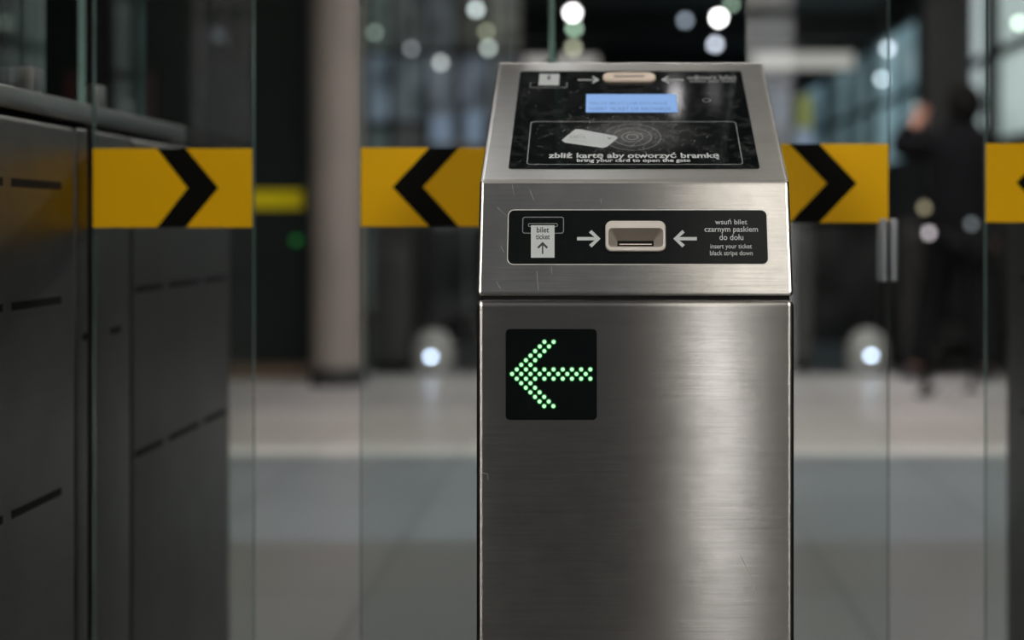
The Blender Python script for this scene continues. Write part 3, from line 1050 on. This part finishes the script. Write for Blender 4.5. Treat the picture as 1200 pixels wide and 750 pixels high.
# far row of ticket gates
GX = [-1.38, -0.52, 0.34, 1.20, 2.02, 2.86]
GL = ['far dark ticket gate right beside the beige column', 'far dark ticket gate partly hidden by the left edge of the validator', 'far dark ticket gate hidden behind the validator',
      'far dark ticket gate right of the validator', 'far dark ticket gate behind the walking person', 'far dark ticket gate at the right photo edge']
for i, (x, lab) in enumerate(zip(GX, GL)):
    t = thing('ticket_gate', lab, 'ticket gate', (x, 9.7, 0), 'far row of ticket gates')
    b = prism(nb(), [(9.1, 0.05), (9.1, 0.82), (9.22, 0.95), (10.4, 0.95), (10.5, 0.86), (10.5, 0.05)], x - 0.12, x + 0.12)
    bmesh.ops.bevel(b, geom=b.edges[:], offset=0.01, segments=2, affect='EDGES')
    obj('housing', b, M['dark_gate'], t, smooth=True)
    obj('plinth', box(nb(), x - 0.11, x + 0.11, 9.12, 10.48, 0, 0.05), M['black'], t)
    obj('cover', box(nb(), x - 0.125, x + 0.125, 9.24, 10.42, 0.952, 0.975, bevel=0.004), M['dark'], t)
    for s in (-1, 1):
        if i == 0 and s < 0 or i == 5 and s > 0:
            continue
        a, c = sorted((x + s * 0.125, x + s * 0.415))
        obj('flap', pane(nb(), a, c, 9.75, 9.765, 0.12, 0.92), [M['glass_smoked'], M['glass_edge']], t)
    b = lathe(nb(), (x, 9.09, 0.70), [(0.03, -0.012), (0.03, 0.0), (0.02, 0.006)], 16, 'Y')
    obj('reader_disc', b, M['steel_dark'], t)

# low lamps by the far gates
for px, py, lab in ((505, 418, 'white floor spotlight left of the validator, shining at floor level'), (1020.5, 416.5, 'white floor spotlight right of the validator, shining at floor level')):
    Y = 8.9
    x, z = W(px, Y), Z(py, Y)
    t = thing('floor_spotlight', lab, 'spotlight', (x, Y, 0), 'floor spotlights in front of the far gates')
    b = lathe(nb(), (x, Y + 0.12, 0.0), [(0.11, 0), (0.13, 0.02), (0.13, 0.14), (0.115, 0.21), (0.07, 0.26), (0.02, 0.275)], 28)
    obj('housing', b, M['white_housing'], t, smooth=True)
    b = lathe(nb(), (x, Y, z), [(0.045, -0.03), (0.045, 0.0), (0.035, 0.004)], 24, 'Y')
    obj('lamp_rim', b, M['dark'], t, smooth=True)
    b = lathe(nb(), (x, Y - 0.004, z), [(0.026, -0.004), (0.026, 0.002), (0.012, 0.006)], 24, 'Y')
    obj('lens', b, glow('spot_lens', (0.62, 0.75, 1.0), 15.0), t)

# =================================================================== SMALL LAMPS IN THE HALL
LAMPS = [  # px, py, radius m, colour, strength, label
    (558, 11, 0.030, (0.80, 0.90, 0.90), 5, 'round white spotlight hanging above the upper left corner of the validator'),
    (570, 37, 0.026, (0.75, 0.80, 0.55), 2.2, 'dim yellowish spotlight hanging above the upper left corner of the validator'),
    (572.5, 56.5, 0.028, (0.80, 0.90, 0.85), 4, 'white spotlight hanging lowest above the upper left corner of the validator'),
    (671, 15, 0.036, (1.0, 1.0, 1.0), 14, 'bright white spotlight hanging above the card reader ticket outlet'),
    (673, 33, 0.028, (0.6, 0.9, 0.65), 4, 'pale green spotlight hanging right under a bright white one'),
    (672, 56, 0.028, (0.85, 0.88, 0.62), 3, 'pale yellow spotlight hanging lowest above the reader'),
    (803, 24, 0.028, (0.6, 0.72, 0.85), 2.2, 'dim bluish spotlight left of the brightest right-hand lamp'),
    (842, 21, 0.038, (1.0, 1.0, 1.0), 16, 'brightest white spotlight hanging above the right half of the validator'),
    (857, 5, 0.026, (0.55, 0.8, 0.6), 3, 'pale green spotlight at the top edge above the validator'),
    (838, 52, 0.030, (0.75, 0.82, 0.95), 5, 'bluish white spotlight right above the validator top edge'),
    (1040, 57, 0.030, (0.75, 0.85, 0.95), 5, 'bluish white spotlight hanging right of the validator, upper of two'),
    (1033, 92.5, 0.028, (0.72, 0.85, 0.95), 6, 'bluish white spotlight hanging right of the validator, lower of two'),
    (1076, 125, 0.028, (0.75, 0.8, 0.78), 3, 'grey white spotlight beside the head of the person'),
    (1194, 27, 0.028, (0.8, 1.0, 0.85), 6, 'greenish white spotlight at the right photo edge'),
    (482, 57, 0.026, (0.6, 0.62, 0.66), 2.4, 'dim grey spotlight hanging right of the beige column'),
    (516.5, 73.5, 0.028, (0.8, 0.82, 0.82), 3.5, 'grey white spotlight between the beige column and the validator'),
    (439, 38, 0.026, (0.55, 0.7, 0.62), 2.0, 'dim greenish spotlight next to the beige column'),
    (255, 41, 0.016, (0.5, 0.6, 0.7), 0.5, 'faint lone spotlight above the left flap door'),
]
for px, py, r, c, s, lab in LAMPS:
    Y = 8.3 if px < 300 else 12.0 + 0.45 * (LAMPS.index((px, py, r, c, s, lab)) % 3)
    if px > 1150:
        Y = 10.6
    x, z = W(px, Y), Z(py, Y)
    t = thing('hanging_spotlight', lab, 'spotlight', (x, Y, z), 'small spotlights hanging in the hall')
    b = lathe(nb(), (x, Y + 0.01, z), [(r * 0.5, -0.12), (r * 0.95, -0.09), (r * 1.15, 0.0), (r * 1.15, 0.012)], 18, 'Y')
    obj('lamp_housing', b, M['dark'], t, smooth=True)
    b = lathe(nb(), (x, Y - 0.002, z), [(r, -0.004), (r, 0.002), (r * 0.6, 0.008)], 18, 'Y')
    obj('lens', b, glow('spot_glow', c, s), t)
    b = lathe(nb(), (x, Y + 0.07, z), [(0.006, 0.0), (0.006, 3.5 - z)], 8)
    obj('rod', b, M['dark'], t)

# small lamps on stands near the far gates
for px, py, c, s, r, lab in ((1088, 273, (1.0, 0.9, 0.95), 2.2, 0.020, 'small pinkish signal lamp on a post in front of the person'),
                          (1083, 243.5, (0.9, 0.8, 0.5), 0.9, 0.020, 'small amber signal lamp on a post beside the person'),
                          (1138.5, 262.5, (0.6, 0.7, 0.75), 0.7, 0.020, 'small dim signal lamp on a post in front of the person')):
    Y = 8.0 - (0.25 if px == 1083 else 0)
    x, z = W(px, Y), Z(py, Y)
    t = thing('signal_post', lab, 'signal post', (x, Y, 0), 'thin signal posts in front of the far gates')
    obj('post', lathe(nb(), (x, Y, 0), [(0.05, 0), (0.05, 0.012), (0.011, 0.02), (0.011, z - 0.02)], 14), M['black'], t, smooth=True)
    obj('lamp_housing', lathe(nb(), (x, Y, z), [(0.02, -0.03), (0.028, -0.02), (0.028, 0.0)], 16, 'Y'), M['black'], t)
    obj('lens', lathe(nb(), (x, Y - 0.001, z), [(r, -0.004), (r, 0.002), (r * 0.6, 0.006)], 16, 'Y'), glow('signal_glow', c, s), t)

# glazed shop partition behind the far gates, left of the validator
Y = 14.2
t = thing('glazed_partition', 'grey-blue glazed partition between the beige column and the validator, behind hanging spotlights', 'partition', (-1.9, Y, 0))
cols = [420, 459, 500, 536, 572, 612]
b = nb()
for px in cols:
    box(b, W(px, Y) - 0.025, W(px, Y) + 0.025, Y - 0.03, Y + 0.05, 0, 3.5)
for z_ in (0.0, 1.9, 2.62, 3.42):
    box(b, W(cols[0], Y), W(cols[-1], Y), Y - 0.02, Y + 0.04, z_, z_ + 0.06)
obj('frame', b, M['dark'], t)
PC = [[(0.03, 0.04, 0.04), (0.075, 0.095, 0.12), (0.06, 0.075, 0.07)], [(0.02, 0.02, 0.02), (0.05, 0.06, 0.068), (0.04, 0.045, 0.045)],
      [(0.03, 0.03, 0.03), (0.075, 0.085, 0.10), (0.05, 0.055, 0.06)], [(0.02, 0.02, 0.02), (0.065, 0.075, 0.095), (0.035, 0.035, 0.03)], [(0.02, 0.02, 0.02), (0.05, 0.055, 0.06), (0.07, 0.07, 0.06)]]
for i in range(5):
    for j, (z0_, z1_) in enumerate(((0.06, 1.9), (1.96, 2.62), (2.68, 3.42))):
        c = PC[i][j]
        if j == 0:
            obj('glass_panel', box(nb(), W(cols[i], Y) + 0.025, W(cols[i + 1], Y) - 0.025, Y, Y + 0.015, z0_, z1_), glazing_mat('panel_glow', tuple(q * 0.7 for q in c), tuple(q * 2.2 for q in c), 1.3, 3.0), t)
        else:
            obj('glass_panel', box(nb(), W(cols[i], Y) + 0.025, W(cols[i + 1], Y) - 0.025, Y, Y + 0.015, z0_, z1_), glazing_mat('panel_glow', tuple(q * 0.5 for q in c), tuple(q * 1.6 for q in c), 1.2, 3.5), t)
for x0, x1, y0, y1 in ((506, 530, 137, 168), (546, 566, 132, 168)):
    obj('lit_notice', box(nb(), W(x0, Y), W(x1, Y), Y - 0.05, Y - 0.032, Z(y1, Y), Z(y0, Y)), glow('notice_glow', (0.16, 0.21, 0.29), 1.0), t, label='pale blue lit notice')

# linear lights crossing the far hall
for x0, x1, y0, y1, s, c, lab in ((884, 1000, 62, 80, 0.5, (1.0, 0.95, 0.9), 'broad cream light band hanging right above the validator'),
                               (600, 700, 66, 80, 0.40, (0.95, 0.92, 0.85), 'cream light band hanging above the upper left part of the validator'),
                               (470, 528, 66, 84, 0.30, (0.9, 0.88, 0.8), 'short cream light band hanging between the beige column and the validator')):
    Y = 17.5
    t = thing('linear_light', lab, 'light', ((W(x0, Y) + W(x1, Y)) / 2, Y, Z(y1, Y)), 'linear lights in the far hall')
    obj('light_frame', box(nb(), W(x0, Y) - 0.02, W(x1, Y) + 0.02, Y + 0.02, Y + 0.22, Z(y1, Y) - 0.01, Z(y0, Y) + 0.03), M['dark'], t)
    obj('diffuser', box(nb(), W(x0, Y), W(x1, Y), Y, Y + 0.02, Z(y1, Y), Z(y0, Y)), glow('band_glow', c, s), t)
    for xx in (W(x0, Y) + 0.1, W(x1, Y) - 0.1):
        obj('rod', lathe(nb(), (xx, Y + 0.12, Z(y0, Y) + 0.03), [(0.01, 0), (0.01, 3.5 - Z(y0, Y) - 0.03)], 8), M['dark'], t)

# lit poster stand (yellow-green over blue) far right of the validator
Y = 15.0
x0, x1 = W(935, Y), W(951, Y)
t = thing('lit_poster_stand', 'lit yellow-green and blue poster stand right of the validator', 'poster stand', ((x0 + x1) / 2, Y, 0))
obj('frame', box(nb(), x0 - 0.03, x1 + 0.03, Y, Y + 0.12, 0, 2.3, bevel=0.01), M['dark'], t)
obj('poster', box(nb(), x0, x1, Y - 0.01, Y, Z(150, Y), Z(112, Y)), glow('poster_green', (0.30, 0.33, 0.10), 0.7), t, label='yellow-green lit poster')
obj('poster', box(nb(), x0 - 0.02, x1, Y - 0.01, Y, Z(176, Y), Z(151, Y)), glow('poster_blue', (0.25, 0.31, 0.42), 0.9), t, label='pale blue lit poster')

# =================================================================== PERSON
def skin(name, verts, edges, radii, mat, parent, levels=2):
    me = bpy.data.meshes.new(name)
    off = OFF.get(parent.name, Vector()) if parent else Vector()
    me.from_pydata([tuple(Vector(v) - off) for v in verts], edges, [])
    o = bpy.data.objects.new(name, me)
    COL.objects.link(o)
    m = o.modifiers.new('skin', 'SKIN')
    m.use_smooth_shade = True
    sv = me.skin_vertices[0].data
    for i, r in enumerate(radii):
        sv[i].radius = r if isinstance(r, tuple) else (r, r)
        sv[i].use_root = (i == 0)
    s = o.modifiers.new('sub', 'SUBSURF')
    s.levels = s.render_levels = levels
    dg = bpy.context.evaluated_depsgraph_get()
    me2 = bpy.data.meshes.new_from_object(o.evaluated_get(dg))
    o.modifiers.clear()
    o.data = me2
    bpy.data.meshes.remove(me)
    me2.name = name
    me2.materials.clear()
    me2.materials.append(mat)
    for p in me2.polygons:
        p.use_smooth = True
    if parent:
        o.parent = parent
    OFF[o.name] = off
    return o

def person():
    PX, PY = 2.14, 8.55
    t = thing('person', 'person in a black coat seen from behind with one arm raised, before the far gates', 'person', (PX, PY, 0))
    def P(x, y, z):
        return (PX + x, PY - y, z)
    V, E, R = [], [], []
    def add(p, r, par=None):
        V.append(p)
        R.append(r)
        if par is not None:
            E.append((par, len(V) - 1))
        return len(V) - 1
    pel = add(P(0, 0, 0.95), (0.14, 0.10))
    sp1 = add(P(0, 0, 1.15), (0.13, 0.095), pel)
    ch = add(P(0, -0.01, 1.36), (0.15, 0.10), sp1)
    nk0 = add(P(0.0, 0.0, 1.47), 0.07, ch)
    nk = add(P(0.005, -0.01, 1.54), 0.05, nk0)
    hd = add(P(0.01, -0.015, 1.62), (0.075, 0.085), nk)
    hd2 = add(P(0.01, -0.01, 1.70), (0.068, 0.08), hd)
    # arms: left in photo is raised, right hangs
    def arm(s, el, wr, dirv):
        sh = add(P(s * 0.165, 0, 1.42), 0.055, ch)
        e = add(el, 0.042, sh)
        w_ = add(wr, 0.027, e)
        d = Vector(dirv).normalized()
        side = d.cross(Vector((0, 1, 0))).normalized()
        pm = add(tuple(Vector(wr) + d * 0.05), (0.034, 0.018), w_)
        for k, (off, ln) in enumerate(((-0.026, 0.062), (-0.009, 0.072), (0.009, 0.068), (0.026, 0.055))):
            b0 = Vector(wr) + d * 0.085 + side * off
            f0 = add(tuple(b0), 0.0095, pm)
            f1 = add(tuple(b0 + d * ln * 0.5 + Vector((0, -0.008, 0))), 0.0085, f0)
            add(tuple(b0 + d * ln + Vector((0, -0.024, 0))), 0.007, f1)
        b0 = Vector(wr) + d * 0.035 + side * -0.04
        th = add(tuple(b0), 0.011, pm)
        add(tuple(b0 + d * 0.035 - side * 0.018), 0.009, th)
        return e, w_
    elL, wrL = P(-0.375, -0.06, 1.40), P(-0.27, -0.16, 1.53)
    arm(-1, elL, wrL, (0.5, -0.2, 0.75))
    elR, wrR = P(0.22, 0.03, 1.15), P(0.20, -0.08, 0.92)
    arm(1, elR, wrR, (0, -0.1, -1))
    for s, kn, an, toe in ((-1, P(-0.16, -0.10, 0.50), P(-0.27, 0.02, 0.09), P(-0.31, -0.13, 0.035)), (1, P(0.10, 0.04, 0.49), P(0.12, 0.12, 0.09), P(0.13, -0.03, 0.035))):
        h = add(P(s * 0.085, 0, 0.88), 0.085, pel)
        k = add(kn, 0.06, h)
        a = add(an, 0.038, k)
        add(toe, (0.035, 0.025), a)
    skin('body', V, E, R, M['skin'], t)
    # nose and ears belong to the head: hair cap on top
    b = nb()
    bmesh.ops.create_uvsphere(b, u_segments=24, v_segments=16, radius=1)
    for v in list(b.verts):
        if v.co.z < -0.3 and v.co.y > 0.1:
            v.co.z = -0.3
    bmesh.ops.transform(b, matrix=Matrix.Translation(P(0.012, 0.03, 1.655)) @ Matrix.Diagonal((0.105, 0.115, 0.13, 1)), verts=b.verts[:])
    obj('hair', b, M['hair'], t, smooth=True)
    # coat: body of the coat as one flaring shell, each sleeve a tapered tube
    b = nb()
    rings = []
    for z_, rx, ry in ((0.93, 0.225, 0.165), (1.0, 0.222, 0.165), (1.15, 0.195, 0.15), (1.30, 0.20, 0.155), (1.40, 0.205, 0.15), (1.46, 0.175, 0.13), (1.51, 0.12, 0.105), (1.56, 0.085, 0.085), (1.60, 0.08, 0.08)):
        rings.append([b.verts.new(P(rx * math.cos(2 * PI * k / 28), ry * math.sin(2 * PI * k / 28), z_)) for k in range(28)])
    for a, c in zip(rings, rings[1:]):
        for k in range(28):
            b.faces.new((a[k], a[(k + 1) % 28], c[(k + 1) % 28], c[k]))
    b.faces.new(rings[0])
    b.faces.new(rings[-1])
    obj('coat', b, M['coat'], t, smooth=True)
    for s, e, w_ in ((-1, elL, wrL), (1, elR, wrR)):
        skin('sleeve', [P(s * 0.13, 0, 1.42), P(s * 0.18, 0, 1.41), tuple(Vector(P(s * 0.18, 0, 1.41)).lerp(Vector(e), 0.55)), e, tuple(Vector(e).lerp(Vector(w_), 0.5)), w_],
             [(i, i + 1) for i in range(5)], [0.09, 0.10, 0.088, 0.08, 0.072, 0.062], M['coat'], t)
    # trousers and shoes
    V, E, R = [], [], []
    p0 = add(P(0, 0, 0.93), (0.19, 0.15))
    for s, kn, an in ((-1, P(-0.16, -0.10, 0.50), P(-0.27, 0.02, 0.07)), (1, P(0.10, 0.04, 0.49), P(0.12, 0.12, 0.07))):
        h = add(P(s * 0.085, 0, 0.86), 0.125, p0)
        k = add(kn, 0.095, h)
        add(an, 0.085, k)
    skin('trousers', V, E, R, M['trousers'], t)
    for an, toe in ((P(-0.27, 0.05, 0.05), P(-0.32, -0.16, 0.035)), (P(0.12, 0.15, 0.05), P(0.13, -0.06, 0.035))):
        skin('shoe', [an, tuple(Vector(an).lerp(Vector(toe), 0.5)), toe], [(0, 1), (1, 2)], [(0.05, 0.055), (0.048, 0.045), (0.045, 0.035)], M['shoe'], t)
person()
